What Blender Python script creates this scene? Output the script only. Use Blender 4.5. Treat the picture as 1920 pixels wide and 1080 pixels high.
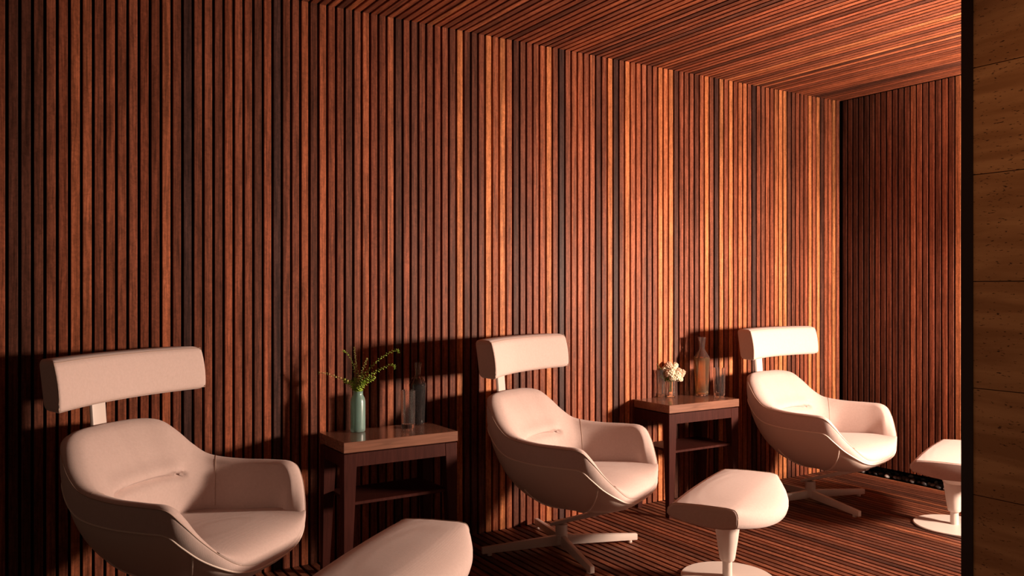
import bpy, bmesh, math, random
from mathutils import Vector, Matrix, noise

scene = bpy.context.scene
COL = scene.collection
for o in list(bpy.data.objects):
    bpy.data.objects.remove(o)

# ------------------------------------------------------------------ measures
P = 0.044                       # slat pitch
N = 118.325 * P                 # x of the end wall
H = 60.885 * P                  # ceiling height
CAMX, CAMD, CAMH = -0.8076 * P, 87.725 * P, 29.924 * P
TH = 1.01335                    # camera heading measured from +x
FPX = 1551.35
ROOM_Y = -4.0                   # far side of the lounge (behind the stone jamb)
JX, JY = 2.30, -2.537           # stone jamb: face plane and its free edge

# ------------------------------------------------------------------ camera
cam = bpy.data.cameras.new('camera')
cam.sensor_width = 36.0
cam.lens = FPX / 1920 * 36.0
cam.clip_start = 0.05
camo = bpy.data.objects.new('camera', cam)
camo.location = (CAMX, -CAMD, CAMH)
camo.rotation_euler = (math.pi / 2, 0, TH - math.pi / 2)
COL.objects.link(camo)
scene.camera = camo

# ------------------------------------------------------------------ world, exposure
w = bpy.data.worlds.new('dim_surroundings')
scene.world = w
w.use_nodes = True
w.node_tree.nodes['Background'].inputs['Color'].default_value = (1.0, 0.62, 0.42, 1)
w.node_tree.nodes['Background'].inputs['Strength'].default_value = 0.06
scene.view_settings.view_transform = 'Standard'
scene.view_settings.look = 'None'
scene.view_settings.gamma = 1
scene.view_settings.use_curve_mapping = False
scene.view_settings.exposure = 0.0
LAMP_POS = (4.88, -3.10, 1.20)
LAMP_DIR = (-0.60, 0.80, 0.0)
LAMP_W, LAMP_H = 0.36, 0.36
LAMP_POWER = 325.0
LAMP_SPREAD = 170
LAMP_COLOR = (1.0, 0.75, 0.58)
HOOD = 0.42
UP_POS = (4.35, -2.35, 1.25)
UP_POWER = 560.0

# ------------------------------------------------------------------ helpers
def link(name, me, parent=None, mat=None):
    o = bpy.data.objects.new(name, me)
    COL.objects.link(o)
    if parent is not None:
        o.parent = parent
    if mat is not None:
        me.materials.clear()
        me.materials.append(mat)
    return o

def mesh(name, verts, faces, smooth=False):
    me = bpy.data.meshes.new(name)
    me.from_pydata([tuple(v) for v in verts], [], faces)
    me.update()
    if smooth:
        me.shade_smooth()
    return me

def tag(o, label=None, cat=None, group=None, kind=None):
    if label: o['label'] = label
    if cat: o['category'] = cat
    if group: o['group'] = group
    if kind: o['kind'] = kind
    return o

def empty(name, loc=(0, 0, 0), rz=0.0):
    o = bpy.data.objects.new(name, None)
    o.empty_display_size = 0.1
    o.location = loc
    o.rotation_euler = (0, 0, rz)
    COL.objects.link(o)
    return o

def copy_tree(o, parent=None):
    c = o.copy()
    COL.objects.link(c)
    c.parent = parent
    for ch in list(o.children):
        copy_tree(ch, c)
    return c

class MB:
    """collects simple solids into one mesh"""
    def __init__(s): s.v = []; s.f = []
    def add(s, verts, faces):
        b = len(s.v)
        s.v += [tuple(x) for x in verts]
        s.f += [tuple(b + i for i in q) for q in faces]
    def box(s, x0, x1, y0, y1, z0, z1):
        s.add([(x0,y0,z0),(x1,y0,z0),(x1,y1,z0),(x0,y1,z0),(x0,y0,z1),(x1,y0,z1),(x1,y1,z1),(x0,y1,z1)],
              [(0,3,2,1),(4,5,6,7),(0,1,5,4),(1,2,6,5),(2,3,7,6),(3,0,4,7)])
    def hexa(s, bottom, top):
        s.add(list(bottom) + list(top), [(3,2,1,0),(4,5,6,7),(0,1,5,4),(1,2,6,5),(2,3,7,6),(3,0,4,7)])
    def lathe(s, prof, n=32, c=(0, 0, 0), close=False):
        b = []; fs = []
        for r, z in prof:
            for k in range(n):
                a = 2 * math.pi * k / n
                b.append((c[0] + r * math.cos(a), c[1] + r * math.sin(a), c[2] + z))
        m = len(prof)
        for i in range(m - 1 + (1 if close else 0)):
            for k in range(n):
                i2 = (i + 1) % m
                fs.append((i*n + k, i*n + (k+1) % n, i2*n + (k+1) % n, i2*n + k))
        if not close:
            fs.append(tuple(reversed(range(n))))
            fs.append(tuple((m-1)*n + k for k in range(n)))
        s.add(b, fs)
    def tube(s, pts, r, n=6):
        pts = [Vector(p) for p in pts]
        rr = r if isinstance(r, (list, tuple)) else [r] * len(pts)
        rings = []
        for i, p in enumerate(pts):
            t = (pts[min(i+1, len(pts)-1)] - pts[max(i-1, 0)]).normalized()
            a = t.cross(Vector((0, 0, 1)))
            if a.length < 1e-3: a = t.cross(Vector((1, 0, 0)))
            a.normalize(); bb = t.cross(a)
            rings.append([p + (a*math.cos(2*math.pi*k/n) + bb*math.sin(2*math.pi*k/n)) * rr[i] for k in range(n)])
        vs = [v for q in rings for v in q]; fs = []
        for i in range(len(pts)-1):
            for k in range(n):
                fs.append((i*n+k, i*n+(k+1)%n, (i+1)*n+(k+1)%n, (i+1)*n+k))
        fs.append(tuple(reversed(range(n)))); fs.append(tuple((len(pts)-1)*n+k for k in range(n)))
        s.add(vs, fs)
    def build(s, name, mat, parent=None, smooth=False, angle=None):
        me = mesh(name, s.v, s.f, smooth)
        bm = bmesh.new(); bm.from_mesh(me)
        bmesh.ops.recalc_face_normals(bm, faces=bm.faces)
        bm.to_mesh(me); bm.free()
        if angle is not None:
            me.shade_smooth()
            me.set_sharp_from_angle(angle=math.radians(angle))
        return link(name, me, parent, mat)

def bevel_obj(o, width, seg=2, angle=40):
    bm = bmesh.new(); bm.from_mesh(o.data)
    bm.edges.ensure_lookup_table()
    es = [e for e in bm.edges if len(e.link_faces) == 2 and e.calc_face_angle(0) > math.radians(angle)]
    bmesh.ops.bevel(bm, geom=es, offset=width, segments=seg, profile=0.6, affect='EDGES', clamp_overlap=True)
    bm.to_mesh(o.data); bm.free()
    o.data.shade_smooth()
    o.data.set_sharp_from_angle(angle=math.radians(35))
    return o

def rbox(hx, hy, hz, r, n, fn):
    """rounded box, half sizes hx,hy,hz, corner radius r, n=(nx,ny,nz) cells, then mapped by fn"""
    bm = bmesh.new()
    key = {}
    def vert(p):
        k = tuple(round(c, 6) for c in p)
        if k not in key:
            q = Vector(p)
            c = Vector((max(-hx+r, min(hx-r, q.x)), max(-hy+r, min(hy-r, q.y)), max(-hz+r, min(hz-r, q.z))))
            d = q - c
            if d.length > 1e-9:
                q = c + d.normalized() * min(r, r)
            key[k] = bm.verts.new(fn(q))
        return key[k]
    def coords(h, m):
        inner = [-h + r + (2*h - 2*r) * i / m for i in range(m + 1)]
        e = [-h + r * t for t in (0, .25, .5, .75)]
        return e + inner + [-x for x in reversed(e)]
    X, Y, Z = coords(hx, n[0]), coords(hy, n[1]), coords(hz, n[2])
    def face(a):
        try: bm.faces.new(a)
        except ValueError: pass
    for zz in (-hz, hz):
        for i in range(len(X)-1):
            for j in range(len(Y)-1):
                face([vert((X[i],Y[j],zz)), vert((X[i+1],Y[j],zz)), vert((X[i+1],Y[j+1],zz)), vert((X[i],Y[j+1],zz))])
    for yy in (-hy, hy):
        for i in range(len(X)-1):
            for j in range(len(Z)-1):
                face([vert((X[i],yy,Z[j])), vert((X[i+1],yy,Z[j])), vert((X[i+1],yy,Z[j+1])), vert((X[i],yy,Z[j+1]))])
    for xx in (-hx, hx):
        for i in range(len(Y)-1):
            for j in range(len(Z)-1):
                face([vert((xx,Y[i],Z[j])), vert((xx,Y[i+1],Z[j])), vert((xx,Y[i+1],Z[j+1])), vert((xx,Y[i],Z[j+1]))])
    bmesh.ops.recalc_face_normals(bm, faces=bm.faces)
    me = bpy.data.meshes.new('rounded')
    bm.to_mesh(me); bm.free()
    me.shade_smooth()
    return me

def sstep(a, b, x):
    t = max(0.0, min(1.0, (x - a) / (b - a)))
    return t * t * (3 - 2 * t)

def catmull(pts, sub):
    """dense points through control points (open)"""
    out = []
    n = len(pts)
    for i in range(n - 1):
        p0 = pts[max(i-1, 0)]; p1 = pts[i]; p2 = pts[i+1]; p3 = pts[min(i+2, n-1)]
        for k in range(sub):
            t = k / sub
            out.append(tuple(0.5 * ((2*b) + (-a + c)*t + (2*a - 5*b + 4*c - d)*t*t + (-a + 3*b - 3*c + d)*t**3)
                             for a, b, c, d in zip(p0, p1, p2, p3)))
    out.append(tuple(pts[-1]))
    return out

# ------------------------------------------------------------------ materials
def new_mat(name):
    m = bpy.data.materials.new(name); m.use_nodes = True
    nt = m.node_tree
    b = nt.nodes['Principled BSDF']
    return m, nt, b

def N_(nt, kind, **kw):
    n = nt.nodes.new(kind)
    for k, v in kw.items(): setattr(n, k, v)
    return n

def mat_plain(name, col, rough=0.5, metallic=0.0, spec=0.5, coat=0.0, bump=0.0, bump_scale=200.0, var=0.0):
    m, nt, b = new_mat(name)
    b.inputs['Base Color'].default_value = (*col, 1)
    b.inputs['Roughness'].default_value = rough
    b.inputs['Metallic'].default_value = metallic
    b.inputs['Specular IOR Level'].default_value = spec
    b.inputs['Coat Weight'].default_value = coat
    tc = N_(nt, 'ShaderNodeTexCoord')
    if bump or var:
        nz = N_(nt, 'ShaderNodeTexNoise'); nz.inputs['Scale'].default_value = bump_scale; nz.inputs['Detail'].default_value = 3
        nt.links.new(tc.outputs['Object'], nz.inputs['Vector'])
        if bump:
            bp = N_(nt, 'ShaderNodeBump'); bp.inputs['Strength'].default_value = bump; bp.inputs['Distance'].default_value = 0.002
            nt.links.new(nz.outputs['Fac'], bp.inputs['Height']); nt.links.new(bp.outputs['Normal'], b.inputs['Normal'])
        if var:
            mx = N_(nt, 'ShaderNodeMix', data_type='RGBA')
            mx.inputs['A'].default_value = (*[c * (1 - var) for c in col], 1)
            mx.inputs['B'].default_value = (*[min(1, c * (1 + var)) for c in col], 1)
            nt.links.new(nz.outputs['Fac'], mx.inputs['Factor']); nt.links.new(mx.outputs['Result'], b.inputs['Base Color'])
    return m

def mat_slat():
    """hardwood slat: the board's own tone comes from the object's colour; grain runs along local z"""
    m, nt, b = new_mat('slat_hardwood')
    tc = N_(nt, 'ShaderNodeTexCoord'); oi = N_(nt, 'ShaderNodeObjectInfo')
    off = N_(nt, 'ShaderNodeVectorMath', operation='MULTIPLY'); off.inputs[1].default_value = (37.0, 53.0, 91.0)
    cmb = N_(nt, 'ShaderNodeCombineXYZ')
    for k in range(3): nt.links.new(oi.outputs['Random'], cmb.inputs[k])
    nt.links.new(cmb.outputs[0], off.inputs[0])
    add = N_(nt, 'ShaderNodeVectorMath', operation='ADD')
    nt.links.new(tc.outputs['Object'], add.inputs[0]); nt.links.new(off.outputs[0], add.inputs[1])
    def nz(scale, sz, detail=4, dist=0.0):
        mp = N_(nt, 'ShaderNodeVectorMath', operation='MULTIPLY'); mp.inputs[1].default_value = (1, 1, sz)
        nt.links.new(add.outputs[0], mp.inputs[0])
        n = N_(nt, 'ShaderNodeTexNoise'); n.inputs['Scale'].default_value = scale
        n.inputs['Detail'].default_value = detail; n.inputs['Distortion'].default_value = dist
        nt.links.new(mp.outputs[0], n.inputs['Vector'])
        return n
    grain = nz(150, 0.06, 5, 0.4)       # fine streaks along the board
    broad = nz(38, 0.045, 3, 0.6)       # broad darker bands
    fig = nz(60, 0.9, 2, 1.2)           # cross figure
    r1 = N_(nt, 'ShaderNodeMapRange'); r1.inputs['From Min'].default_value = .3; r1.inputs['From Max'].default_value = .7
    r1.inputs['To Min'].default_value = .58; r1.inputs['To Max'].default_value = 1.32
    nt.links.new(grain.outputs['Fac'], r1.inputs['Value'])
    r2 = N_(nt, 'ShaderNodeMapRange'); r2.inputs['From Min'].default_value = .3; r2.inputs['From Max'].default_value = .7
    r2.inputs['To Min'].default_value = .55; r2.inputs['To Max'].default_value = 1.38
    nt.links.new(broad.outputs['Fac'], r2.inputs['Value'])
    r3 = N_(nt, 'ShaderNodeMapRange'); r3.inputs['From Min'].default_value = .35; r3.inputs['From Max'].default_value = .65
    r3.inputs['To Min'].default_value = .82; r3.inputs['To Max'].default_value = 1.15
    nt.links.new(fig.outputs['Fac'], r3.inputs['Value'])
    m1 = N_(nt, 'ShaderNodeMath', operation='MULTIPLY'); m2 = N_(nt, 'ShaderNodeMath', operation='MULTIPLY')
    nt.links.new(r1.outputs[0], m1.inputs[0]); nt.links.new(r2.outputs[0], m1.inputs[1])
    nt.links.new(m1.outputs[0], m2.inputs[0]); nt.links.new(r3.outputs[0], m2.inputs[1])
    mul = N_(nt, 'ShaderNodeVectorMath', operation='SCALE')
    nt.links.new(oi.outputs['Color'], mul.inputs[0]); nt.links.new(m2.outputs[0], mul.inputs['Scale'])
    nt.links.new(mul.outputs[0], b.inputs['Base Color'])
    b.inputs['Roughness'].default_value = 0.5
    b.inputs['Specular IOR Level'].default_value = 0.12
    bp = N_(nt, 'ShaderNodeBump'); bp.inputs['Strength'].default_value = .25; bp.inputs['Distance'].default_value = .0008
    nt.links.new(grain.outputs['Fac'], bp.inputs['Height']); nt.links.new(bp.outputs['Normal'], b.inputs['Normal'])
    return m

def mat_wood(name, col, rough, coat=0.0, axis=0):
    m, nt, b = new_mat(name)
    tc = N_(nt, 'ShaderNodeTexCoord')
    mp = N_(nt, 'ShaderNodeMapping')
    sc = [1, 1, 1]; sc[axis] = 0.07
    mp.inputs['Scale'].default_value = sc
    nz = N_(nt, 'ShaderNodeTexNoise'); nz.inputs['Scale'].default_value = 90; nz.inputs['Detail'].default_value = 5; nz.inputs['Distortion'].default_value = .5
    nt.links.new(tc.outputs['Object'], mp.inputs[0]); nt.links.new(mp.outputs[0], nz.inputs['Vector'])
    cr = N_(nt, 'ShaderNodeValToRGB')
    cr.color_ramp.elements[0].position = .3; cr.color_ramp.elements[0].color = (*[c * .72 for c in col], 1)
    cr.color_ramp.elements[1].position = .7; cr.color_ramp.elements[1].color = (*[c * 1.2 for c in col], 1)
    nt.links.new(nz.outputs['Fac'], cr.inputs[0]); nt.links.new(cr.outputs[0], b.inputs['Base Color'])
    b.inputs['Roughness'].default_value = rough
    b.inputs['Coat Weight'].default_value = coat; b.inputs['Coat Roughness'].default_value = .08
    return m

def mat_fabric():
    m, nt, b = new_mat('cream_woven_fabric')
    tc = N_(nt, 'ShaderNodeTexCoord')
    def wave(axis):
        wv = N_(nt, 'ShaderNodeTexWave', wave_type='BANDS', bands_direction=axis)
        wv.inputs['Scale'].default_value = 120; wv.inputs['Distortion'].default_value = 1.5; wv.inputs['Detail'].default_value = 1
        nt.links.new(tc.outputs['Object'], wv.inputs['Vector']); return wv
    a, c = wave('X'), wave('Z')
    mx = N_(nt, 'ShaderNodeMath', operation='MULTIPLY')
    nt.links.new(a.outputs['Fac'], mx.inputs[0]); nt.links.new(c.outputs['Fac'], mx.inputs[1])
    nz = N_(nt, 'ShaderNodeTexNoise'); nz.inputs['Scale'].default_value = 350; nz.inputs['Detail'].default_value = 2
    nt.links.new(tc.outputs['Object'], nz.inputs['Vector'])
    ad = N_(nt, 'ShaderNodeMath', operation='ADD'); nt.links.new(mx.outputs[0], ad.inputs[0]); nt.links.new(nz.outputs['Fac'], ad.inputs[1])
    bp = N_(nt, 'ShaderNodeBump'); bp.inputs['Strength'].default_value = .22; bp.inputs['Distance'].default_value = .001
    nt.links.new(ad.outputs[0], bp.inputs['Height']); nt.links.new(bp.outputs['Normal'], b.inputs['Normal'])
    cm = N_(nt, 'ShaderNodeMix', data_type='RGBA')
    cm.inputs['A'].default_value = (.51, .388, .352, 1); cm.inputs['B'].default_value = (.60, .468, .432, 1)
    n2 = N_(nt, 'ShaderNodeTexNoise'); n2.inputs['Scale'].default_value = 90; n2.inputs['Detail'].default_value = 4
    nt.links.new(tc.outputs['Object'], n2.inputs['Vector'])
    nt.links.new(n2.outputs['Fac'], cm.inputs['Factor']); nt.links.new(cm.outputs['Result'], b.inputs['Base Color'])
    b.inputs['Roughness'].default_value = .9
    b.inputs['Specular IOR Level'].default_value = .08
    b.inputs['Sheen Weight'].default_value = .15
    return m

def mat_travertine():
    m, nt, b = new_mat('travertine')
    tc = N_(nt, 'ShaderNodeTexCoord')
    mp = N_(nt, 'ShaderNodeMapping'); mp.inputs['Scale'].default_value = (1, .35, 3.2)
    nt.links.new(tc.outputs['Object'], mp.inputs[0])
    nz = N_(nt, 'ShaderNodeTexNoise'); nz.inputs['Scale'].default_value = 7; nz.inputs['Detail'].default_value = 7; nz.inputs['Distortion'].default_value = .4
    nt.links.new(mp.outputs[0], nz.inputs['Vector'])
    cr = N_(nt, 'ShaderNodeValToRGB')
    cr.color_ramp.elements[0].position = .36; cr.color_ramp.elements[0].color = (.36, .20, .085, 1)
    cr.color_ramp.elements[1].position = .64; cr.color_ramp.elements[1].color = (.56, .35, .17, 1)
    nt.links.new(nz.outputs['Fac'], cr.inputs[0])
    mp2 = N_(nt, 'ShaderNodeMapping'); mp2.inputs['Scale'].default_value = (1, 1.0, 3.4)
    nt.links.new(tc.outputs['Object'], mp2.inputs[0])
    pit = N_(nt, 'ShaderNodeTexNoise'); pit.inputs['Scale'].default_value = 68; pit.inputs['Detail'].default_value = 3
    nt.links.new(mp2.outputs[0], pit.inputs['Vector'])
    pr = N_(nt, 'ShaderNodeMapRange'); pr.inputs['From Min'].default_value = .64; pr.inputs['From Max'].default_value = .71
    nt.links.new(pit.outputs['Fac'], pr.inputs['Value'])
    mx = N_(nt, 'ShaderNodeMix', data_type='RGBA'); mx.inputs['B'].default_value = (.07, .032, .015, 1)
    nt.links.new(pr.outputs[0], mx.inputs['Factor']); nt.links.new(cr.outputs[0], mx.inputs['A'])
    nt.links.new(mx.outputs['Result'], b.inputs['Base Color'])
    b.inputs['Roughness'].default_value = .55
    inv = N_(nt, 'ShaderNodeMath', operation='SUBTRACT'); inv.inputs[0].default_value = 1
    nt.links.new(pr.outputs[0], inv.inputs[1])
    bp = N_(nt, 'ShaderNodeBump'); bp.inputs['Strength'].default_value = .6; bp.inputs['Distance'].default_value = .003
    nt.links.new(inv.outputs[0], bp.inputs['Height']); nt.links.new(bp.outputs['Normal'], b.inputs['Normal'])
    return m

def mat_glass(name, col=(1, 1, 1), rough=0.0, ior=1.45):
    m, nt, b = new_mat(name)
    b.inputs['Base Color'].default_value = (*col, 1)
    b.inputs['Transmission Weight'].default_value = 1
    b.inputs['Roughness'].default_value = rough
    b.inputs['IOR'].default_value = ior
    return m

SLAT = mat_slat()
BLACK = mat_plain('black_backing', (.006, .004, .004), .9)
FABRIC = mat_fabric()
SHELL = mat_plain('cream_hard_shell', (.60, .48, .42), .45, bump=.05, bump_scale=300)
PIPING = mat_plain('cream_lit_edge', (.74, .62, .54), .6)  # paler than the shell: light caught on the edge put into the colour
SEAM = mat_plain('seam_thread', (.42, .30, .24), .9)
METAL = mat_plain('cream_painted_metal', (.66, .56, .51), .38)
TRAV = mat_travertine()
TRIM = mat_plain('dark_bronze_trim', (.012, .008, .007), .5)
TOPWOOD = mat_wood('walnut_table_top', (.20, .090, .058), .25, .5, 0)
LEGWOOD = mat_wood('dark_stained_wood', (.045, .012, .009), .45, .0, 2); LEGWOOD.node_tree.nodes['Principled BSDF'].inputs['Specular IOR Level'].default_value = .08
PLASTER = mat_plain('dark_brown_plaster', (.05, .03, .022), .8, bump=.2, bump_scale=60)
GLASS = mat_glass('clear_glass', (.96, .94, .93)); GLASS.node_tree.nodes['Principled BSDF'].inputs['Transmission Weight'].default_value = .985
GREENGLASS = mat_glass('pale_green_glass', (.42, .64, .58), .28); GREENGLASS.node_tree.nodes['Principled BSDF'].inputs['Transmission Weight'].default_value = .72
AMBER = mat_glass('amber_tea', (.62, .37, .14), .05, 1.08); AMBER.node_tree.nodes['Principled BSDF'].inputs['Transmission Weight'].default_value = .86
DARKTEA = mat_plain('dark_drink', (.006, .003, .003), .1)

# ------------------------------------------------------------------ structure: slatted walls, ceiling, floor
random.seed(11)
TONES = {
    'D': (.058, .026, .021), 'd': (.088, .032, .021), 'e': (.120, .040, .024), 'n': (.160, .049, .027),
    'm': (.207, .061, .032), 'p': (.253, .074, .037), 'b': (.315, .094, .044), 'c': (.385, .125, .053), 'B': (.47, .168, .066)}
# tone of each slat of the long wall, keyed by the slat number counted from the left edge of the picture
FIX = {0:'m',1:'d',2:'d',3:'e',4:'m',5:'m',6:'b',7:'b',8:'n',9:'p',10:'m',11:'m',12:'m',13:'n',14:'b',15:'n',16:'D',17:'n',18:'m',
       19:'e',20:'p',21:'m',22:'m',23:'e',24:'p',25:'D',26:'n',27:'n',28:'b',29:'e',30:'b',31:'m',32:'n',33:'e',34:'m',35:'b',36:'n',
       37:'n',38:'b',39:'d',40:'m',41:'e',42:'n',43:'n',44:'m',45:'m',46:'e',47:'B',48:'e',49:'e',50:'n',51:'B',52:'b',53:'B',54:'b',
       55:'d',56:'n',57:'n',58:'p',59:'b',60:'B',61:'m',62:'D',63:'m',64:'b',65:'b',66:'m',67:'b',68:'d',69:'m',70:'B',71:'D',72:'m',
       73:'B',74:'b',75:'b',76:'p',77:'n',78:'p',79:'B',80:'c',81:'B',82:'d',83:'m',84:'m',85:'m',86:'e',87:'b',88:'B',89:'m',90:'D',
       91:'B',92:'m',93:'B',94:'m',95:'c',96:'c',97:'m',98:'D',99:'m',100:'n',101:'b',102:'m',103:'c',104:'B',105:'B',106:'d',107:'e',
       108:'m',109:'n',110:'m',111:'B',112:'p',113:'B',114:'d',115:'p',116:'b',117:'B',118:'m',119:'m'}
END_TONES = 'dedddeneneenbpnmnpncpbmmnbeednmbn'

def jitter(c):
    k = random.uniform(.9, 1.1); h = random.uniform(-.06, .06)
    return (c[0]*k, c[1]*k*(1+h), c[2]*k*(1+1.5*h), 1)

def slat_mesh(name, length, w2=.0164, d=.020, ch=.0016):
    sec = [(-w2, d), (-w2, ch), (-w2+ch, 0), (w2-ch, 0), (w2, ch), (w2, d)]
    vs = [(x, y, 0) for x, y in sec] + [(x, y, length) for x, y in sec]
    fs = [(i, (i+1) % 6, 6+(i+1) % 6, 6+i) for i in range(6)] + [tuple(range(5, -1, -1)), tuple(range(6, 12))]
    me = mesh(name, vs, fs)
    bm = bmesh.new(); bm.from_mesh(me); bmesh.ops.recalc_face_normals(bm, faces=bm.faces); bm.to_mesh(me); bm.free()
    me.materials.append(SLAT)
    return me

I0 = -26
I1 = 118
xl = (I0 - 1) * P

def backing(name, *b, mat=BLACK):
    mb = MB(); mb.box(*b)
    return tag(mb.build(name, mat), kind='structure')

wall_back = backing('wall_back', xl, N + .3, .020, .12, -.12, H + .12)
ceiling = backing('ceiling', xl, N + .02, -4.6, .02, H + .020, H + .12)
floor = backing('floor', xl, N, -4.6, .02, -.12, -.020)

ms_wall = slat_mesh('slat', H)
ms_long = slat_mesh('slat', -ROOM_Y)
def put_slat(me, parent, loc, rot, col):
    o = bpy.data.objects.new('slat', me); COL.objects.link(o)
    o.parent = parent; o.location = loc; o.rotation_euler = rot; o.color = col

pool = 'dennmmmmppbbcBeemD'
for i in range(I0, I1 + 1):
    x = (i - .5) * P
    put_slat(ms_wall, wall_back, (x, 0, 0), (0, 0, 0), jitter(TONES[FIX.get(i, random.choice(pool))]))
    put_slat(ms_long, ceiling, (x, 0, H), (math.pi/2, 0, 0), jitter(TONES[random.choice('dennmmmmppbbc')]))
    put_slat(ms_long, floor, (x, ROOM_Y, 0), (-math.pi/2, 0, 0), jitter(tuple(k_*q for k_, q in zip((.80, .92, 1.0), TONES[random.choice('deenmmmnpbnp')]))))
# end wall: hangs a hand's breadth above a pebble trench
GAPZ = .065
wall_right = backing('wall_right', N + .020, N + .10, ROOM_Y, .02, GAPZ, H + .12)
ms_end = slat_mesh('slat', H - GAPZ)
j = 0
while True:
    y = -(j + .5 - .827 + 1.0) * P + .0
    if y - P < ROOM_Y: break
    c = END_TONES[j] if j < len(END_TONES) else random.choice(pool)
    put_slat(ms_end, wall_right, (N, y, GAPZ), (0, 0, -math.pi/2), jitter(TONES[c]))
    j += 1
backing('floor_trench', N, N + .32, ROOM_Y, .02, -.12, -.030)
backing('wall_trench', N + .30, N + .36, ROOM_Y, .02, -.12, .3)

# stone jamb between the hall (camera side) and the lounge
JT = .14
jamb = MB(); jamb.box(JX + .012, JX + JT, -4.6, JY - .033, 0, H)
jamb = tag(jamb.build('wall_partition', PLASTER), kind='structure')
zs = [0, .135, .435, .735, 1.035, 1.335, 1.635, 1.936, 2.236, 2.536, H]
for k in range(len(zs) - 1):
    y = JY - .033
    ends = [y, y - .62 if k % 2 else y - .93, -4.6]
    for q in range(2):
        mb = MB(); mb.box(JX, JX + .02, ends[q+1] + .0012, ends[q] - (.0012 if q else 0), zs[k] + .0012, zs[k+1] - .0012)
        mb.build('stone_slab', TRAV, jamb)
mb = MB(); mb.box(JX - .004, JX + JT, JY - .033, JY, 0, H)
tag(mb.build('trim_1', TRIM), kind='structure')
mb = MB(); mb.box(JX + JT, N + .02, ROOM_Y - .1, ROOM_Y, -.02, H)
tag(mb.build('wall_front', PLASTER), kind='structure')

# ------------------------------------------------------------------ lounge chair
FZ = 0.0005   # everything stands on the slats
RIM = [(.437,0,.325),(.437,.10,.330),(.432,.190,.354),(.412,.266,.406),(.375,.325,.470),(.335,.368,.535),(.289,.390,.580),
       (.200,.392,.585),(.050,.374,.584),(-.095,.347,.598),(-.172,.328,.640),(-.235,.297,.700),(-.288,.248,.748),(-.335,.150,.764),(-.355,0,.765)]
SEATRING = [(.36,0,.33),(.36,.09,.33),(.352,.165,.34),(.335,.225,.365),(.315,.262,.385),(.295,.280,.395),(.255,.288,.40),
            (.180,.286,.40),(.050,.276,.40),(-.020,.258,.40),(-.065,.225,.40),(-.092,.185,.40),(-.105,.135,.40),(-.112,.07,.40),(-.115,0,.40)]
THICK = [.020,.020,.024,.038,.050,.054,.054,.052,.052,.054,.060,.066,.070,.070,.070]
DROP = [.020,.022,.028,.045,.066,.080,.085,.088,.090,.095,.11,.125,.135,.14,.14]

def chair_rings():
    half = catmull([r + s + (t, d) for r, s, t, d in zip(RIM, SEATRING, THICK, DROP)], 5)
    m = len(half)
    ring = [(h, 1) for h in half] + [(h, -1) for h in reversed(half[1:-1])]
    B = Vector((.06, 0, .216))
    rows_shell, rows_fab = [], []
    for h, sgn in ring:
        R = Vector((h[0], h[1]*sgn, h[2])); S = Vector((h[3], h[4]*sgn, h[5])); T = h[6]; D = h[7]
        back = sstep(.05, -.25, R.x)
        inw = (S - R); inw.z = 0
        inw = inw.normalized() if inw.length > 1e-6 else Vector((-1, 0, 0))
        # outer bowl: bezier rim -> bottom
        zb = B.z
        P0 = R.copy()
        P1 = Vector((R.x - inw.x*.022, R.y - inw.y*.022, R.z - .50*(R.z - zb)))
        P2 = Vector((B.x + .66*(R.x - B.x), B.y + .66*(R.y - B.y), zb + .012))
        P3 = B
        def bz(t): return P0*(1-t)**3 + P1*3*t*(1-t)**2 + P2*3*t*t*(1-t) + P3*t**3
        # parameter where the fabric band ends (drop D below the rim)
        lo, hi = 0.0, 1.0
        for _ in range(30):
            mid = (lo + hi) / 2
            if R.z - bz(mid).z < D: lo = mid
            else: hi = mid
        t0 = lo
        sh = []
        for k in range(17):
            t = t0 + (1 - t0) * k / 16
            p = bz(t)
            sh.append(p + inw * (.004 if k > 0 else .006))
        rows_shell.append(sh)
        fab = []
        p = bz(t0); fab.append(p + inw*.012); fab.append(p + Vector((0, 0, .001)))
        for k in range(1, 6): fab.append(bz(t0 * (1 - k/6.0)))
        # crisp outer edge, then a soft roll inwards
        fab.append(R.copy())
        for k in range(1, 7):
            a = k / 6
            fab.append(R + inw * (T*a) + Vector((0, 0, T*.20*math.sin(math.pi*a**.8))))
        # inside wall down to the seat
        I = R + inw * T
        for k in range(1, 29):
            t = k / 28
            q = I.lerp(S, t)
            bul = math.sin(math.pi * min(1, t*1.0)) ** .8
            q += inw * (bul * (.010 + .040*back))
            if back > .3 and abs(R.y) < .30:
                # soft crease across the back pad
                zc = .553 + .0*abs(q.y)
                fade = sstep(.215, .16, abs(q.y))
                q -= inw * (.030 * fade * math.exp(-((q.z - zc)/.009)**2))
                q += inw * (.016 * fade * math.exp(-((q.z - zc - .035)/.028)**2))
            fab.append(q)
        fab.append(Vector((S.x*.75, S.y*.75, S.z - .02)))
        rows_fab.append(fab)
    return rows_shell, rows_fab

def grid_obj(name, rows, mat, parent, cap_last=False):
    n = len(rows); m = len(rows[0]); vs = [p for r in rows for p in r]; fs = []
    for i in range(n):
        i2 = (i + 1) % n
        for k in range(m - 1):
            fs.append((i*m+k, i2*m+k, i2*m+k+1, i*m+k+1))
    if cap_last: fs.append(tuple(i*m + m - 1 for i in range(n)))
    me = mesh(name, vs, fs)
    bm = bmesh.new(); bm.from_mesh(me)
    bmesh.ops.remove_doubles(bm, verts=bm.verts, dist=1e-5)
    bmesh.ops.recalc_face_normals(bm, faces=bm.faces)
    bm.to_mesh(me); bm.free(); me.shade_smooth(); me.set_sharp_from_angle(angle=math.radians(48))
    return link(name, me, parent, mat)

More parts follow.
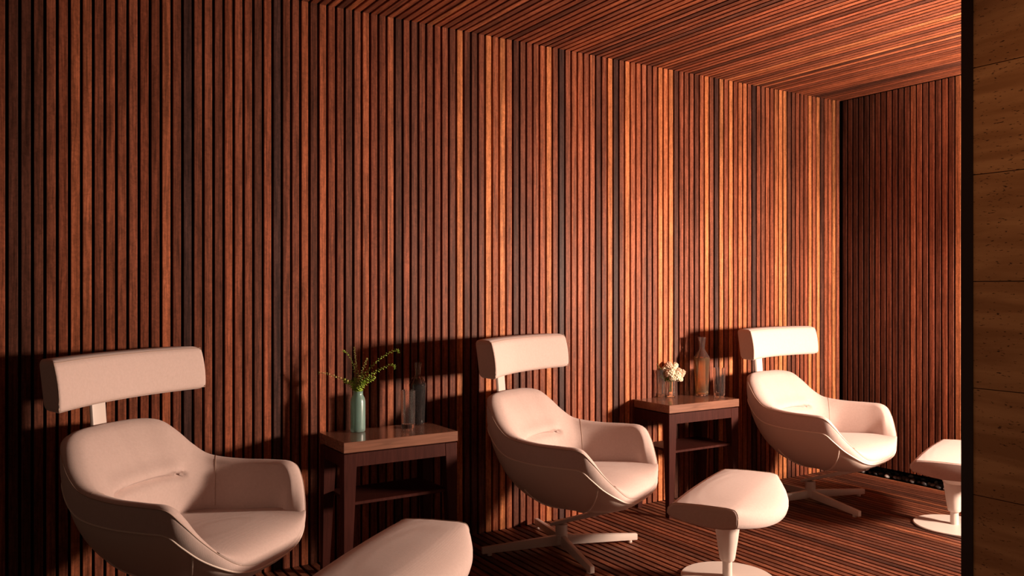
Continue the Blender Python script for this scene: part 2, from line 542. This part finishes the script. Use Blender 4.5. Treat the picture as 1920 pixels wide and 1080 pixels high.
def make_chair():
    root = empty('lounge_chair')
    rs, rf = chair_rings()
    sh = grid_obj('seat_shell', rs, SHELL, root)
    up = grid_obj('upholstered_body', rf, FABRIC, root, cap_last=True)
    # piping where the fabric meets the hard shell, and the seams inside
    mb = MB(); pts = [r[1] for r in rf]; mb.tube(pts + [pts[0]], .0036, 6)
    mb.build('piping', PIPING, up, smooth=True)
    mb = MB(); pts = [r[7] for r in rf]; mb.tube(pts + [pts[0]], .0018, 5)
    mb.build('rim_seam', SEAM, up, smooth=True)
    n = len(rf)
    for idx in (44, n - 44):
        mb = MB(); mb.tube([q + Vector((0, 0, .0005)) for q in rf[idx][8:40]], .0013, 5)
        mb.build('arm_seam', SEAM, up, smooth=True)
    # moulded ribs on the underside of the shell
    for st, k0 in ((22, 0), (n - 22, 0), (45, 6), (n - 45, 6)):
        row = rs[st]
        mb = MB(); mb.tube([p + (p - Vector((.06, 0, .36))).normalized()*.001 for p in row[k0:16]], [.0045]*(15-k0) + [.003], 6)
        mb.build('rib', PIPING, sh, smooth=True)
    # seat cushion: a pad that rolls down over the front edge between the arms
    half = catmull([r for r in RIM[:5]], 6)
    def front(y):
        y = abs(y)
        for a, b in zip(half, half[1:]):
            if a[1] <= y <= b[1]:
                t = (y - a[1]) / (b[1] - a[1] + 1e-9)
                return a[0] + (b[0]-a[0])*t, a[2] + (b[2]-a[2])*t
        return half[-1][0], half[-1][2]
    nu, nv = 26, 25
    top, low = [], []
    for i in range(nv):
        v = -1 + 2*i/(nv-1)
        yF = .272 * v
        xF, zF = front(yF)
        q0 = Vector((-.13, .20*v, .402 - .01*v*v)); q1 = Vector((.12, .315*v, .412 - .018*v*v))
        q2 = Vector((xF + .012, yF*1.03, .462 - .012*v*v)); q3 = Vector((xF + .003, yF, zF + .002))
        rt, rl = [], []
        for k in range(nu + 1):
            t = k/nu
            p = q0*(1-t)**3 + q1*3*t*(1-t)**2 + q2*3*t*t*(1-t) + q3*t**3
            rt.append(p)
            rl.append(Vector((p.x - .05*sstep(.3, 1, t), p.y*(1 - .05*t), min(p.z - .035, .365) - .02*sstep(.6, 1, t))))
        top.append(rt); low.append(rl)
    mb = MB(); m_ = nu + 1
    vs = [p for r in top for p in r] + [p for r in low for p in r]; o_ = nv*m_
    fs = []
    for i in range(nv-1):
        for k in range(nu):
            a = i*m_ + k
            fs.append((a, a+1, a+m_+1, a+m_)); fs.append((o_+a, o_+a+m_, o_+a+m_+1, o_+a+1))
    bd = [k for k in range(nu+1)] + [i*m_ + nu for i in range(1, nv)] + [(nv-1)*m_ + k for k in range(nu-1, -1, -1)] + [i*m_ for i in range(nv-2, 0, -1)]
    for a, b in zip(bd, bd[1:] + bd[:1]): fs.append((a, o_+a, o_+b, b))
    mb.add(vs, fs)
    mb.build('seat_cushion', FABRIC, root, angle=60)
    # headrest
    def fh(q):
        y = q.y * (1 - .16 * (.058 - q.x) / .116)
        x = -.302 + q.x + .075 * (y/.40)**2 + .026 * (.092 - q.z) / .184
        zz = .971 + q.z
        if q.x > 0: x += .010 * (1 - (q.z/.092)**2)
        return Vector((x, y, zz))
    hr = link('headrest', rbox(.058, .402, .092, .026, (2, 18, 5), fh), root, FABRIC)
    mb = MB(); ring = []
    for sy, sz in ((-1,-1),(1,-1),(1,1),(-1,1)):
        ring.append((sy, sz))
    loop = []
    for a, b in zip(ring, ring[1:] + ring[:1]):
        for k in range(14):
            t = k / 14
            yy = (a[0] + (b[0]-a[0])*t); zz = (a[1] + (b[1]-a[1])*t)
            # rounded rectangle of the front face
            Y = yy * .393; Z = zz * .083
            loop.append(fh(Vector((.050, Y, Z))))
    mb.tube(loop + [loop[0]], .0022, 5)
    mb.build('piping', SEAM, hr, smooth=True)
    mb = MB(); mb.hexa([(-.350,-.039,.66),(-.338,-.034,.66),(-.338,.034,.66),(-.350,.039,.66)],
                       [(-.372,-.039,.93),(-.360,-.034,.93),(-.360,.034,.93),(-.372,.039,.93)])
    bevel_obj(mb.build('headrest_post', METAL, root), .003)
    # tilt beam under the shell
    mb = MB(); mb.hexa([(-.05,-.030,.112),(.36,-.022,.250),(.36,.022,.250),(-.05,.030,.112)],
                       [(-.05,-.034,.128),(.36,-.026,.278),(.36,.026,.278),(-.05,.034,.128)])
    bevel_obj(mb.build('tilt_beam', METAL, root), .004)
    # column
    mb = MB(); mb.lathe([(.031,.030),(.031,.072),(.0295,.0735),(.031,.075),(.031,.125)], 28)
    mb.build('column', METAL, root, angle=40)
    # four blades of the star base
    mb = MB(); mb.hexa([(.0,-.013,.022),(.415,-.011,.011),(.415,.011,.011),(.0,.013,.022)],
                       [(.0,-.013,.072),(.415,-.011,.043),(.415,.011,.043),(.0,.013,.072)])
    leg = bevel_obj(mb.build('leg', METAL, root), .003)
    mb = MB(); mb.lathe([(.012,0),(.012,.012)], 12, (.375, 0, 0))
    ft = mb.build('glide', METAL, leg)
    for k in range(1, 4):
        l2 = leg.copy(); COL.objects.link(l2); l2.parent = root; l2.rotation_euler = (0, 0, k*math.pi/2)
        f2 = ft.copy(); COL.objects.link(f2); f2.parent = l2
    return root

def set_base(root, ang):
    legs = [c for c in root.children if c.name.split('.')[0] == 'leg']
    for k, l in enumerate(legs): l.rotation_euler = (0, 0, ang + k*math.pi/2)

chair = make_chair()
chairs = [((.543, -.471), -49.0, -20.0, 'cream swivel lounge chair with headrest at far left, beside the fern table'),
          ((2.388, -.445), -62.0, -15.5, 'cream swivel lounge chair in the middle, between the two side tables'),
          ((4.232, -.498), -79.8, -12.0, 'cream swivel lounge chair nearest the far corner, right of the flower table')]
for k, (xy, yaw, base, lab) in enumerate(chairs):
    c = chair if k == 0 else copy_tree(chair)
    c.location = (xy[0], xy[1], FZ); c.rotation_euler = (0, 0, math.radians(yaw))
    set_base(c, math.radians(base - yaw))
    tag(c, lab, 'chair', 'lounge chairs along the slatted wall')

# ------------------------------------------------------------------ ottoman
def make_ottoman():
    root = empty('ottoman')
    L = .377
    def prof(s):
        xl_ = .152 + .095 * s; zl = .348 - .040 * s
        top = [(-.158,.372),(-.155,.392),(-.142,.408),(-.12,.416),(-.06,.420),(0,.422),(.06,.422),(.110,.422),(.138,.418)]
        a = Vector((.138, .418)); b = Vector((xl_, zl))
        c = Vector((.138 + (xl_-.138)*.82, .415 - .022*s))
        d = Vector((xl_ + .012 + .012*s, zl + .05))
        cur = []
        for k in range(1, 9):
            t = k / 8
            p = a*(1-t)**3 + c*3*t*(1-t)**2 + d*3*t*t*(1-t) + b*t**3
            cur.append((p.x, p.y))
        bot = [(xl_-.012, zl-.006), (.09, .334), (0, .333), (-.09, .345), (-.145, .358)]
        return top + cur + bot
    rows = []
    ys = []
    for k in range(33):
        t = -1 + 2*k/32
        ys.append(t)
    n = len(prof(0))
    cen = Vector((0, .378))
    for t in ys:
        s = max(0, 1 - abs(t)**2.2)
        e = abs(t)
        pr = prof(s)
        shrink = 1.0
        rows.append([(x*(1-.05*e*e), t*L, z - .004*e*e) for x, z in pr])
    # small rounding on the two ends
    def ends(row, sg):
        out = []
        for k, (off, sc) in enumerate(((.006, .975), (.008, .92))):
            out.append([(x*sc if True else x, y + sg*off, .378 + (z-.378)*(sc if k == 0 else .86)) for x, y, z in row])
        return out
    a = ends(rows[0], -1); b = ends(rows[-1], 1)
    allr = [a[1], a[0]] + rows + [b[0], b[1]]
    vs = [p for r in allr for p in r]; fs = []
    for i in range(len(allr)-1):
        for k in range(n):
            fs.append((i*n+k, i*n+(k+1) % n, (i+1)*n+(k+1) % n, (i+1)*n+k))
    fs.append(tuple(reversed(range(n)))); fs.append(tuple((len(allr)-1)*n + k for k in range(n)))
    me = mesh('cushion', vs, fs)
    bm = bmesh.new(); bm.from_mesh(me); bmesh.ops.recalc_face_normals(bm, faces=bm.faces); bm.to_mesh(me); bm.free()
    me.shade_smooth(); me.set_sharp_from_angle(angle=math.radians(60))
    cu = link('cushion', me, root, FABRIC)
    for row in (rows[0], rows[-1]):
        mb = MB(); mb.tube([Vector(p) for p in row] + [Vector(row[0])], .0024, 5)
        mb.build('piping', SEAM, cu, smooth=True)
    # plastic pan narrowing into the column
    rings = []
    m = 40
    for k in range(9):
        t = k / 8
        e = t ** .55
        ax = .140*(1-e) + .056*e; ay = .335*(1-e) + .056*e
        z = .346 - .106 * t**1.25
        pw = 3.4*(1-t) + 2*t
        rr = []
        for q in range(m):
            ang = 2*math.pi*q/m
            c, s = math.cos(ang), math.sin(ang)
            f = (abs(c)**pw + abs(s)**pw) ** (-1/pw)
            rr.append((ax*f*c + .01*(1-e), ay*f*s, z))
        rings.append(rr)
    mb = MB(); vs = [p for r in rings for p in r]
    fs = [(i*m+k, i*m+(k+1) % m, (i+1)*m+(k+1) % m, (i+1)*m+k) for i in range(8) for k in range(m)]
    fs.append(tuple(range(m))); fs.append(tuple(8*m + k for k in range(m)))
    mb.add(vs, fs)
    mb.build('under_pan', SHELL, root, angle=50)
    mb = MB(); mb.lathe([(.055,.245),(.054,.23),(.046,.17),(.036,.105),(.034,.092),(.030,.084)], 32)
    mb.build('column', METAL, root, angle=50)
    mb = MB(); mb.lathe([(.0215,.088),(.0215,.010)], 24); mb.build('pole', METAL, root, angle=50)
    mb = MB(); mb.lathe([(.205,0),(.207,.003),(.207,.008),(.203,.011),(.03,.013)], 64); mb.build('base_disc', METAL, root, angle=30)
    return root

ott = make_ottoman()
for k, (xy, yaw, lab) in enumerate([((1.118, -1.222), -49.0, 'pinkish cream footstool in the left foreground, cut off by the bottom edge'),
                                    ((2.775, -1.195), -62.0, 'cream pedestal footstool in front of the middle lounge chair, on round white base'),
                                    ((4.455, -1.275), -69.0, 'cream pedestal footstool at right, half hidden by the stone jamb')]):
    o = ott if k == 0 else copy_tree(ott)
    o.location = (xy[0], xy[1], FZ); o.rotation_euler = (0, 0, math.radians(yaw))
    tag(o, lab, 'footstool', 'footstools in front of the lounge chairs')

# ------------------------------------------------------------------ side tables
TZ, TW, TD = .646, .561, .311
def make_table():
    root = empty('side_table')
    hw, hd = TW/2, TD/2
    mb = MB(); mb.box(-hw, hw, -hd, hd, TZ-.046, TZ)
    bevel_obj(mb.build('table_top', TOPWOOD, root), .0015, 1)
    a, d = hw - .002, hd - .004
    zt = TZ - .052
    mb = MB(); mb.box(-a+.02, a-.02, -d+.02, d-.02, TZ-.056, TZ-.045); mb.build('top_cleat', LEGWOOD, root)
    # tapered legs, straight outside and sloping inside
    for sx in (-1, 1):
        for sy in (-1, 1):
            X = lambda v: sx*v
            def pts(w, z):
                q = [(sx*a, sy*d, z), (sx*(a-w), sy*d, z), (sx*(a-w), sy*(d-w*.9), z), (sx*a, sy*(d-w*.9), z)]
                return q
            mb = MB(); mb.hexa(pts(.034, 0), pts(.062, zt))
            bevel_obj(mb.build('leg', LEGWOOD, root), .0015, 1)
    for sy in (-1, 1):
        mb = MB(); mb.box(-a+.055, a-.055, sy*(d-.002)-.011*(1+sy), sy*(d-.002)+.011*(1-sy), zt-.058, zt)
        mb.build('apron', LEGWOOD, root)
    for sx in (-1, 1):
        mb = MB(); mb.box(sx*(a-.002)-.011*(1+sx), sx*(a-.002)+.011*(1-sx), -d+.05, d-.05, zt-.058, zt)
        mb.build('apron', LEGWOOD, root)
    mb = MB(); mb.box(-a+.045, a-.045, -d+.012, d-.012, .366, .380)
    bevel_obj(mb.build('shelf', LEGWOOD, root), .002, 1)
    return root
tab = make_table()
TABS = [((1.518, -.284), .5, 'dark wood side table with polished top carrying the fern vase'),
        ((3.501, -.180), -.4, 'dark wood side table with polished top carrying white flowers and an amber carafe')]
troots = []
for k, (xy, rz, lab) in enumerate(TABS):
    t = tab if k == 0 else copy_tree(tab)
    t.location = (xy[0], xy[1], FZ); t.rotation_euler = (0, 0, math.radians(rz))
    tag(t, lab, 'side table', 'side tables between the chairs'); troots.append(t)
TTOP = TZ + FZ + .0004

# world position on a table top for a picture point (used once to read where each vessel stands)
def on_top(px, py, z=TTOP):
    dep = FPX * (CAMH - z) / (py - 540); rt = (px - 960) / FPX * dep
    return (CAMX + dep*math.cos(TH) + rt*math.sin(TH), -CAMD + dep*math.sin(TH) - rt*math.cos(TH), z)

# ------------------------------------------------------------------ glassware
def tumbler(loc, h, r, lab):
    mb = MB()
    mb.lathe([(r*.90,0),(r*.97,.004),(r,h*.5),(r*1.03,h),(r*1.03-.0032,h),(r-.0036,h*.5),(r*.93-.004,.022),(r*.5,.018)], 36)
    o = mb.build('tumbler', GLASS, None, angle=50); o.location = loc
    return tag(o, lab, 'glass', 'tall clear tumblers')

def carafe(loc, h, r, liquid, lab, dark):
    root = empty('carafe', loc)
    out = [(.70,0),(.79,.012),(.82,.05),(1.0,.635),(.99,.655),(.92,.675),(.37,.79),(.34,.82),(.50,1.0)]
    th = .0022 / r
    inn = [(a - th, b) for a, b in reversed(out[3:])] + [(.82 - th, .055), (.74 - th, .03), (.3, .026)]
    mb = MB(); mb.lathe([(a*r, b*h) for a, b in out + inn], 40)
    mb.build('glass_body', GLASS, root, angle=50)
    lq = [(.295,.0268),(.735 - th,.0308),(.815 - th,.055),(.995 - th,.635),(.985 - th,.652)]
    if dark: lq += [(.91 - th,.675),(.62 - th,.735)]
    mb = MB(); mb.lathe([(a*r*1.012, b*h) for a, b in lq], 40)
    mb.build('liquid', liquid, root, angle=50)
    return tag(root, lab, 'carafe')

V1 = on_top(671, 809)
mb = MB()
mb.lathe([(.030,0),(.0335,.004),(.034,.012),(.034,.128),(.031,.142),(.0235,.155),(.0225,.168),(.025,.172),
          (.0225,.172),(.0205,.167),(.0215,.154),(.029,.140),(.0318,.126),(.0318,.014),(.016,.010)], 36)
vase = mb.build('bottle_vase', GREENGLASS, None, angle=50); vase.location = V1; vase.scale = (1.02, 1.02, 1.10)
tag(vase, 'pale green glass bottle vase holding the fern sprigs', 'vase')
tumbler(on_top(765.5, 802), .180, .034, 'tall clear tumbler in front of the dark carafe on the fern table')
carafe(on_top(783, 796), .305, .042, DARKTEA, 'clear glass carafe of dark drink at the back of the fern table', True)

J2 = on_top(1257, 743.5)
prof = []
R = .0345
zz = 0
prof.append((R*.9, 0))
ribs = 8
for k in range(ribs*4 + 1):
    prof.append((R + .0011*math.cos(k/4*2*math.pi), .004 + k*.094/(ribs*4)))
prof += [(R, .102), (R-.0022, .102), (R-.003, .01), (R*.4, .008)]
mb = MB(); mb.lathe(prof, 36)
jar = mb.build('ribbed_glass_jar', GLASS, None, angle=60); jar.location = J2
tag(jar, 'small ribbed glass jar holding the white flowers', 'jar')
tumbler(on_top(1236.5, 743.5), .168, .0365, 'tall clear tumbler left of the flower jar')
tumbler(on_top(1348.5, 741.5), .172, .0365, 'tall clear tumbler right of the amber carafe')
carafe(on_top(1316, 742), .365, .049, AMBER, 'clear glass carafe of amber drink between flowers and tumbler', False)

# ------------------------------------------------------------------ greenery
LEAF = mat_plain('fern_green', (.32, .46, .06), .55, var=.25, bump_scale=60)
LEAFPALE = mat_plain('fern_tip_green', (.50, .46, .14), .6, var=.2, bump_scale=60)
LEAFDARK = mat_plain('leaf_green', (.09, .20, .035), .5, var=.25, bump_scale=60)
STEM = mat_plain('stem_green', (.16, .22, .06), .6)
PETAL = mat_plain('cream_petal', (.78, .68, .50), .7, var=.12, bump_scale=120)
BUD = mat_plain('blush_bud', (.66, .46, .33), .7, var=.15, bump_scale=120)

def leaf(mb, p, d, up, ln, wd):
    d = d.normalized(); s = d.cross(up)
    if s.length < 1e-4: s = d.cross(Vector((1, 0, 0)))
    s.normalize(); nrm = s.cross(d)
    a = p; b = p + d*ln*.35 + s*wd*.5; c = p + d*ln*.75 + s*wd*.42 - nrm*wd*.1; e = p + d*ln - nrm*wd*.15
    f = p + d*ln*.75 - s*wd*.42 - nrm*wd*.1; g = p + d*ln*.35 - s*wd*.5; mid = p + d*ln*.5 + nrm*wd*.18
    mb.add([a, b, c, e, f, g, mid], [(0,1,6),(1,2,6),(2,3,6),(3,4,6),(4,5,6),(5,0,6)])

camright = Vector((math.sin(TH), -math.cos(TH), 0)); camfwd = Vector((math.cos(TH), math.sin(TH), 0)); UP = Vector((0, 0, 1))

GROW = 1.15
def sprig(name, base, pts, lab, grp, leafmat, rnd, nleaf=34, size=.012, bare=.35, tip=None):
    """pts: (right, up, depth) offsets in metres from the vessel's mouth"""
    P3 = [base + camright*(a*GROW) + UP*(b*GROW if b > 0 else b) + camfwd*c for a, b, c in pts]
    dense = [Vector(q) for q in catmull([tuple(p) for p in P3], 8)]
    root = empty(name, base)
    mb = MB(); n = len(dense)
    mb.tube([p - base for p in dense], [.0014*(1-.6*i/n) for i in range(n)], 5)
    mb.build('stem', STEM, root, smooth=True)
    mb = MB()
    for k in range(nleaf):
        t = bare + (1-bare)*k/nleaf
        i = min(n-2, int(t*(n-1))); p = dense[i].lerp(dense[i+1], t*(n-1)-i) - base
        tg = (dense[i+1]-dense[i]).normalized()
        az = k*2.4 + rnd.uniform(-.4, .4)
        a = tg.cross(UP); a = a.normalized() if a.length > 1e-3 else camright.copy(); b = tg.cross(a)
        d = a*math.cos(az) + b*math.sin(az) + tg*.45
        sz = size*(1.1-.5*(k/nleaf))*rnd.uniform(.8, 1.2)
        leaf(mb, p, d, tg, sz, sz*.75)
    me_o = mb.build('leaflets', leafmat, root)
    return tag(root, lab, 'plant sprig', grp)

rnd = random.Random(4)
mouth1 = Vector(V1) + UP*.182
g1 = 'fern sprigs in the bottle vase'
inside = [(0, -.13, 0), (.002, -.06, 0), (0, 0, 0)]
s1 = [([(.01,.05,0),(.05,.10,.0),(.10,.145,.01),(.155,.172,.01),(.165,.160,.01)], LEAF, 'longest fern sprig arching up to the right, curled tip', 60, 0.0125),
      ([(.015,.04,-.01),(.05,.07,-.01),(.09,.095,-.01),(.13,.112,-.01),(.150,.108,-.01),(.152,.095,-.01)], LEAF, 'fern sprig arching low to the right with drooping tip', 54, 0.0125),
      ([(-.005,.05,0),(-.015,.10,0),(-.03,.14,0),(-.05,.165,0),(-.062,.168,0)], LEAF, 'fern sprig leaning up to the left', 40, 0.0112),
      ([(-.01,.03,-.01),(-.05,.05,-.01),(-.09,.066,-.01),(-.13,.078,-.01),(-.158,.080,-.01)], LEAFPALE, 'thin fern sprig reaching out low to the left', 50, 0.0100),
      ([(0,.06,.01),(-.008,.11,.01),(-.014,.16,.01),(-.016,.185,.01)], LEAFPALE, 'upright pale fern sprig in the bottle vase', 40, 0.0112),
      ([(.01,.05,-.01),(.02,.09,-.01),(.034,.125,-.01),(.040,.14,-.01)], LEAFPALE, 'short upright fern sprig leaning slightly right', 34, 0.0112)]
for pts, mt, lab, nl, sz in s1:
    sprig('fern_sprig', mouth1, inside + pts, lab, g1, mt, rnd, nl, sz, .38)
# bushy leaves right above the mouth
LEAN = ['leaning furthest left', 'leaning left', 'leaning slightly left', 'leaning slightly right', 'leaning right', 'leaning furthest right']
for k in range(6):
    a = -1.25 + 2.5*k/5
    ln = rnd.uniform(.055, .095)
    pts = [(math.sin(a)*ln*.4, ln*.45, rnd.uniform(-.015, .015)), (math.sin(a)*ln*.8, ln*.9*math.cos(a*.6), rnd.uniform(-.02, .02))]
    sprig('leafy_sprig', mouth1, inside + pts, 'short bushy green sprig ' + LEAN[k] + ' at the bottle vase mouth', 'bushy sprigs in the bottle vase', LEAF, rnd, 40, .019, .42)

def ico_cluster(mb, c, r, n, rnd, pr):
    for k in range(n):
        z = 1 - 1.75*(k + .5)/n; a = k*2.39996
        q = math.sqrt(max(0, 1 - z*z))
        d = Vector((q*math.cos(a), q*math.sin(a), z))
        p = c + d*r*rnd.uniform(.85, 1.05)
        s = d.cross(UP if abs(d.z) < .9 else Vector((1, 0, 0))).normalized(); t = d.cross(s)
        w_ = pr*rnd.uniform(.8, 1.2)
        mb.add([p - d*w_, p + s*w_, p + t*w_, p - s*w_, p - t*w_, p + d*w_*.8], [(0,2,1),(0,3,2),(0,4,3),(0,1,4),(5,1,2),(5,2,3),(5,3,4),(5,4,1)])

mouth2 = Vector(J2) + UP*.098
heads = [(.000,.060,.0,.016,'B'),(.022,.048,.005,.018,'P'),(.040,.034,.0,.017,'B'),(.006,.030,-.02,.020,'P'),(.028,.018,-.02,.020,'P'),
         (.052,.020,-.005,.014,'B'),(.046,.004,-.012,.013,'P'),(-.014,.044,.005,.014,'P'),(.014,.010,-.026,.014,'P'),(.060,.030,.004,.013,'B'),
         (.032,.060,.012,.012,'P')]
WHERE = ['topmost on the left', 'upper middle of the bunch', 'upper right of the bunch', 'front left of the bunch', 'front middle of the bunch',
         'lower right of the bunch', 'lowest at the right', 'leftmost of the bunch', 'lowest in front, just over the rim', 'rightmost of the bunch', 'at the back near the top']
for k, (a, b, c, r, kind) in enumerate(heads):
    root = empty('cluster_flower', mouth2)
    a, b, c, r = a*1.45 - .012, b*1.45, c*1.4, r*1.38
    hp = camright*a + UP*(b + .006) + camfwd*c
    mb = MB(); mb.tube([Vector((0, 0, -.07)) + camright*rnd.uniform(-.012, .012), Vector((0, 0, -.005)) + hp*.15, hp - UP*r*.3], .0012, 5)
    mb.build('stem', STEM, root, smooth=True)
    mb = MB(); ico_cluster(mb, hp, r, 46, rnd, r*.30); ico_cluster(mb, hp, r*.7, 14, rnd, r*.4)
    mb.build('flower_head', PETAL if kind == 'P' else BUD, root)
    tag(root, ('cream' if kind == 'P' else 'blush') + ' cluster flower in the ribbed jar, ' + WHERE[k],
        'flower', 'cream flowers in the ribbed jar' if kind == 'P' else 'blush flowers in the ribbed jar')
GROW = 1.45
ins2 = [(0, -.07, 0), (0, -.03, 0), (-.006, 0, 0)]
sprig('feathery_sprig', mouth2, ins2 + [(-.03,.035,0),(-.06,.075,0),(-.085,.105,0),(-.105,.128,0)], 'thin feathery green sprig leaning left out of the flower jar', 'greenery in the flower jar', LEAFDARK, rnd, 50, .009, .35)
sprig('feathery_sprig', mouth2, ins2 + [(-.03,.025,.01),(-.055,.055,.01),(-.07,.08,.01)], 'shorter green sprig leaning left out of the flower jar', 'greenery in the flower jar', LEAFDARK, rnd, 36, .010, .35)
for k in range(3):
    sprig('leafy_sprig', mouth2, ins2 + [(-.03+.020*k, .012+.006*(k % 2), -.012), (-.045+.026*k, .022+.012*(k % 3), -.02)], 'short leafy green sprig ' + ('at the left of', 'left in front of', 'below')[k] + ' the cream flowers', 'leaves among the flowers', LEAF, rnd, 16, .015, .5)

# ------------------------------------------------------------------ pebble trench
PEB = [mat_plain('dark_pebble', (.035, .028, .028), .45, var=.3, bump_scale=40), mat_plain('grey_pebble', (.16, .14, .135), .5, var=.3, bump_scale=40),
       mat_plain('pale_pebble', (.48, .44, .42), .5, var=.2, bump_scale=40)]
def pebble_mesh(seed):
    bm = bmesh.new(); bmesh.ops.create_icosphere(bm, subdivisions=2, radius=1)
    for v in bm.verts:
        n_ = noise.noise(v.co*1.1 + Vector((seed*7.3, seed*1.7, seed*3.1)))
        v.co *= 1 + .28*n_
        v.co.z *= .62; v.co.y *= .85
    me = bpy.data.meshes.new('pebble'); bm.to_mesh(me); bm.free(); me.shade_smooth()
    return me
rp = random.Random(8)
for ci, mt in enumerate(PEB):
    pass
pm = [[pebble_mesh(s + 10*c) for s in range(4)] for c in range(3)]
for c in range(3):
    for me in pm[c]: me.materials.append(PEB[c])
NAMES = ['black pebble lying in the trench below the far slatted wall', 'grey pebble lying in the trench below the far slatted wall', 'pale pebble lying in the trench below the far slatted wall']
y = -.03
while y > -1.5:
    for row in range(4):
        c = rp.choices((0, 1, 2), (.60, .26, .14))[0]
        r = rp.uniform(.014, .026) if c < 2 else rp.uniform(.013, .022)
        o = bpy.data.objects.new('pebble', rp.choice(pm[c])); COL.objects.link(o)
        o.scale = (r, r, r); o.rotation_euler = (rp.uniform(-.3, .3), rp.uniform(-.3, .3), rp.uniform(0, 6.28))
        o.location = (N + .030 + .055*row + rp.uniform(-.010, .012), y + rp.uniform(-.012, .012), -.025 + r*.55 + (.012 if row % 2 else 0.02))
        tag(o, NAMES[c], 'pebble', ('black', 'grey', 'pale')[c] + ' pebbles in the trench')
    y -= .046
# gravel filling between the pebbles
mb = MB()
for k in range(700):
    x = N + rp.uniform(.012, .27); y = -rp.uniform(0.0, 3.2); r = rp.uniform(.006, .011); z = -.028 + r*.6
    mb.add([(x-r,y,z),(x,y-r,z),(x+r,y,z),(x,y+r,z),(x,y,z+r),(x,y,z-r*.6)], [(0,1,4),(1,2,4),(2,3,4),(3,0,4),(1,0,5),(2,1,5),(3,2,5),(0,3,5)])
tag(mb.build('gravel', PEB[0]), 'dark fine gravel in the trench below the far slatted wall', 'gravel', kind='stuff')

# ------------------------------------------------------------------ lamps
m, nt, b = new_mat('lamp_diffuser')
b.inputs['Base Color'].default_value = (.9, .85, .8, 1)
b.inputs['Emission Color'].default_value = (*LAMP_COLOR, 1)
b.inputs['Emission Strength'].default_value = 2.0
lamp = empty('floor_lamp', (LAMP_POS[0], LAMP_POS[1], FZ), math.atan2(LAMP_DIR[1], LAMP_DIR[0]))
zc = LAMP_POS[2]; hw, hh = LAMP_W/2, LAMP_H/2
mb = MB(); mb.lathe([(.15,0),(.15,.012),(.02,.02)], 40, (-.05, 0, 0)); mb.build('lamp_base', TRIM, lamp, angle=40)
mb = MB(); mb.lathe([(.011,.015),(.011, zc - hh - .01)], 16, (-.05, 0, 0)); mb.build('lamp_pole', TRIM, lamp, angle=40)
mb = MB()
mb.box(-.10, -.09, -hw-.02, hw+.02, zc-hh-.02, zc+hh+.02)
mb.box(-.09, -.01, -hw-.02, -hw-.01, zc-hh-.02, zc+hh+.02); mb.box(-.09, -.01, hw+.01, hw+.02, zc-hh-.02, zc+hh+.02)
mb.box(-.09, -.01, -hw-.01, hw+.01, zc-hh-.02, zc-hh-.01); mb.box(-.09, -.01, -hw-.01, hw+.01, zc+hh+.01, zc+hh+.02)
mb.box(-.01, HOOD, -.55, .55, zc+hh+.01, zc+hh+.02)  # flaps above and below, added to cut the lamp's light upward and downward
mb.box(-.01, HOOD*.5, -.55, .55, zc-hh-.02, zc-hh-.01)
mb.build('lamp_head', TRIM, lamp)
mb = MB(); mb.box(-.03, -.02, -hw-.01, hw+.01, zc-hh-.01, zc+hh+.01); mb.build('diffuser', m, lamp)
al = bpy.data.lights.new('lamp_glow', 'AREA'); al.shape = 'RECTANGLE'; al.size = LAMP_W; al.size_y = LAMP_H
al.energy = LAMP_POWER; al.color = LAMP_COLOR; al.spread = math.radians(LAMP_SPREAD)
ao = bpy.data.objects.new('glow', al); COL.objects.link(ao); ao.parent = lamp; ao.location = (-.012, 0, zc)
ao.rotation_euler = Vector((1, 0, 0)).to_track_quat('-Z', 'Y').to_euler()
tag(lamp, 'square headed floor lamp standing behind the stone jamb', 'floor lamp')

# unseen uplighter added to brighten the slatted ceiling
upl = empty('ceiling_fill_uplighter', (UP_POS[0], UP_POS[1], FZ))
mb = MB(); mb.lathe([(.11,0),(.11,.012),(.016,.02)], 40); mb.build('lamp_base', TRIM, upl, angle=40)
mb = MB(); mb.lathe([(.010,.015),(.010, UP_POS[2] - .10)], 16); mb.build('lamp_pole', TRIM, upl, angle=40)
mb = MB(); mb.lathe([(.012,-.105),(.045,-.09),(.085,-.03),(.095,-.01),(.090,-.01),(.080,-.03),(.040,-.082),(.01,-.09)], 32, (0, 0, UP_POS[2])); mb.build('fill_bowl', TRIM, upl, angle=40)
ul = bpy.data.lights.new('ceiling_fill_glow', 'SPOT'); ul.energy = UP_POWER; ul.color = LAMP_COLOR
ul.spot_size = math.radians(150); ul.spot_blend = .8; ul.shadow_soft_size = .06
uo = bpy.data.objects.new('ceiling_fill', ul); COL.objects.link(uo); uo.parent = upl; uo.location = (0, 0, UP_POS[2] - .01)
uo.rotation_euler = Vector((0, 0, 1)).to_track_quat('-Z', 'Y').to_euler()
tag(upl, 'unseen uplighter added behind the stone jamb to brighten the ceiling', 'floor lamp')

# unseen hall downlight, added only to light the stone jamb
dl = empty('jamb_fill_light', (1.45, -3.25, H + .018))
mb = MB(); mb.lathe([(.05,-.012),(.05,0),(.038,0),(.038,-.012)], 32, close=True); mb.build('fill_light_ring', TRIM, dl, angle=40)
tag(dl, 'unseen hall downlight added to light the stone jamb', 'fill light')
sp = bpy.data.lights.new('jamb_fill_beam', 'SPOT')
sp.energy = 25; sp.color = (1.0, .46, .22); sp.spot_size = math.radians(70); sp.spot_blend = .9; sp.shadow_soft_size = .03
so = bpy.data.objects.new('beam', sp); COL.objects.link(so); so.parent = dl
so.location = (0, 0, -.03)
so.rotation_euler = Vector((JX - 1.45, -2.75 + 3.25, 1.2 - H)).to_track_quat('-Z', 'Y').to_euler()
